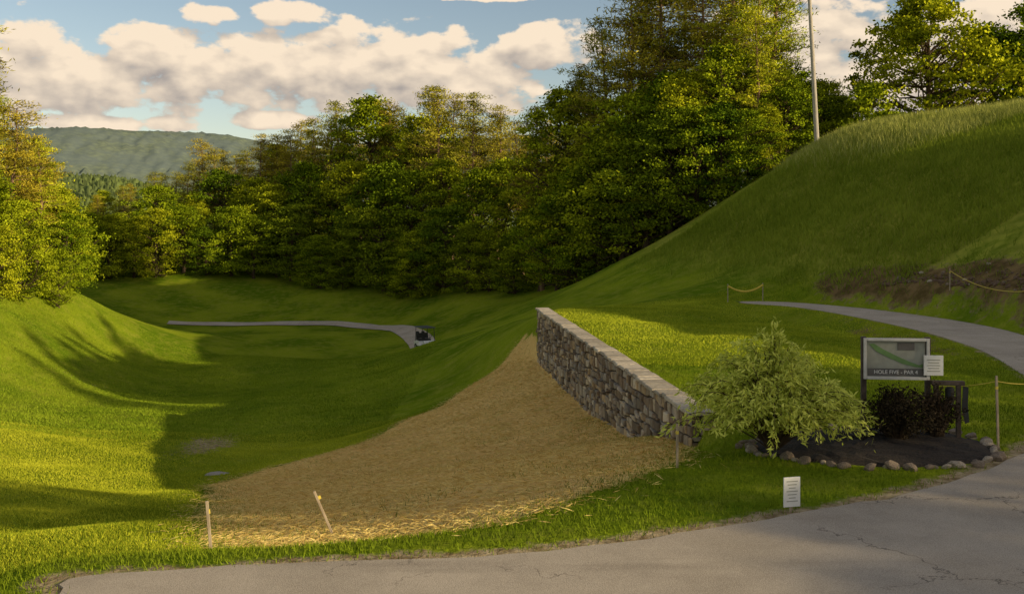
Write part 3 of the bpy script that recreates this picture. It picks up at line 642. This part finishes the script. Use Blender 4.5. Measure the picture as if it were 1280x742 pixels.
for i,(x,y) in enumerate(((.82,.5),(.82,-.5),(-.82,.5),(-.82,-.5))):
    cyl(f'wheel_{i}',.24,.18,(x,y,.24),M_rubber,gc,(math.pi/2,0,0),24,.03); cyl(f'hub_{i}',.12,.19,(x,y,.24),M_steel,gc,(math.pi/2,0,0),16,.01)
tube_obj('steering_column',[(.55,.25,.75),(.25,.25,1.1)],[.025,.02],M_black,gc)
th=np.linspace(0,2*np.pi,20); tube_obj('steering_wheel',np.stack([.24+.1*np.cos(th),.25+.17*np.sin(th),1.12+.12*np.cos(th)],1),np.full(20,.018),M_black,gc,6)
for i,y in enumerate((-.25,.25)):
    cyl(f'golf_bag_{i}',.14,.85,(-1.12,y,1.0),M_black,gc,(0,-.15,0),14,.03)

# ------------------------------------------------------------ light & world
el=math.radians(16.5); az=math.atan2(.9,-.436)
S=Vector((math.cos(el)*math.sin(az),math.cos(el)*math.cos(az),math.sin(el)))
L=bpy.data.lights.new('sun','SUN'); L.energy=5; L.angle=math.radians(.5); L.color=(1,.82,.50)
lo=bpy.data.objects.new('sun',L); lo.rotation_euler=S.to_track_quat('Z','Y').to_euler(); COL.objects.link(lo)
w=bpy.data.worlds.new('World'); scene.world=w; w.use_nodes=True; t=NT(w.node_tree)
try:
    w.cycles.sampling_method='MANUAL'; w.cycles.sample_map_resolution=512
except Exception as e: print(e)
sky=t.n('ShaderNodeTexSky',sky_type='NISHITA',sun_disc=False,sun_elevation=el,sun_rotation=az,altitude=200,air_density=1.0,dust_density=.6,ozone_density=1.4)
tc=t.n('ShaderNodeTexCoord').outputs['Generated']; sx=t.n('ShaderNodeSeparateXYZ',{0:tc})
X,Y,Z=sx.outputs
def VM(op,a,b=None,c=None):
    ins={0:a}
    if b is not None: ins[1]=b
    if c is not None: ins[2]=c
    nd=t.n('ShaderNodeVectorMath',ins,operation=op); return nd.outputs[1] if op=='DOT_PRODUCT' else nd.outputs[0]
skyc=VM('MULTIPLY',sky.outputs[0],(1.02,.88,.77))
aa=t.math('ARCTAN2',X,Y); hy=t.math('MAXIMUM',t.math('SQRT',t.math('ADD',t.math('MULTIPLY',X,X),t.math('MULTIPLY',Y,Y))),.001); ee=t.math('DIVIDE',Z,hy)
p=t.n('ShaderNodeCombineXYZ',{0:aa,1:ee,2:0.0}).outputs[0]
blobs=[(0,62,80,42),(90,100,130,50),(190,62,65,32),(310,92,120,46),(420,86,110,55),(510,85,110,52),(595,112,75,38),(262,18,34,13),(365,18,50,15),(680,58,70,30),(600,-8,130,9),(90,152,150,12),(340,150,60,12),(990,60,110,75),(1110,105,150,55),(1240,40,100,50)]
def blobf(q):
    cur=None
    for (bx_,by_,rx,ry) in blobs:
        X_=(bx_-640)/1229; Z_=(280-by_)/1229; hh=math.hypot(X_,1); a0=math.atan(X_); e0=Z_/hh
        ia,ie=1229/rx*hh,1229/ry*hh
        d=VM('MULTIPLY_ADD',q,(ia,ie,0),(-a0*ia,-e0*ie,0)); dd=VM('DOT_PRODUCT',d,d)
        cur=dd if cur is None else t.math('SMOOTH_MIN',cur,dd,.3)
    return t.math('SUBTRACT',1.0,cur)
def fb(q,det): return t.noise(VM('MULTIPLY',q,(1,1.6,1)),26,det,.54)
gen=t.math('MULTIPLY_ADD',t.noise(p,3.2,1,.5),6.0,-4.5); gen=t.math('ADD',gen,t.ramp(t.math('ABSOLUTE',aa),.55,.75))
f1=fb(p,5); b1=t.math('MAXIMUM',t.math('MAXIMUM',blobf(p),gen),-1.0)
d1=t.math('ADD',t.math('MULTIPLY',b1,.6),t.math('MULTIPLY_ADD',f1,2.4,-1.12))
f2=fb(VM('ADD',p,(.009,.016,0)),2)
b2=t.math('MAXIMUM',blobf(VM('ADD',p,(.004,.018,0))),-1.0)
mask=t.ramp(d1,-.05,.26)
dif=t.math('ADD',t.math('MULTIPLY',t.math('SUBTRACT',f1,f2),1.6),t.math('MULTIPLY',t.math('SUBTRACT',b1,b2),.55))
sh=t.math('ADD',.62,dif,clamp=True)
cc=t.mix(sh,(2.6,2.35,2.2),(6.4,5.3,4.05))
fin=t.mix(t.math('MULTIPLY',mask,t.ramp(ee,-.02,.03)),skyc,cc)
bg=t.n('ShaderNodeBackground',{0:fin,1:.15}); t.n('ShaderNodeOutputWorld',{0:bg.outputs[0]})

cam=bpy.data.cameras.new('camera'); cam.sensor_fit='HORIZONTAL'; cam.sensor_width=36; cam.lens=34.57; cam.shift_y=-.0711; cam.clip_end=12000; cam.clip_start=.1
co=bpy.data.objects.new('camera',cam); co.location=(0,0,3.5); co.rotation_euler=(math.pi/2,0,0); COL.objects.link(co); scene.camera=co
scene.view_settings.view_transform='Standard'; scene.view_settings.look='None'; scene.view_settings.exposure=0
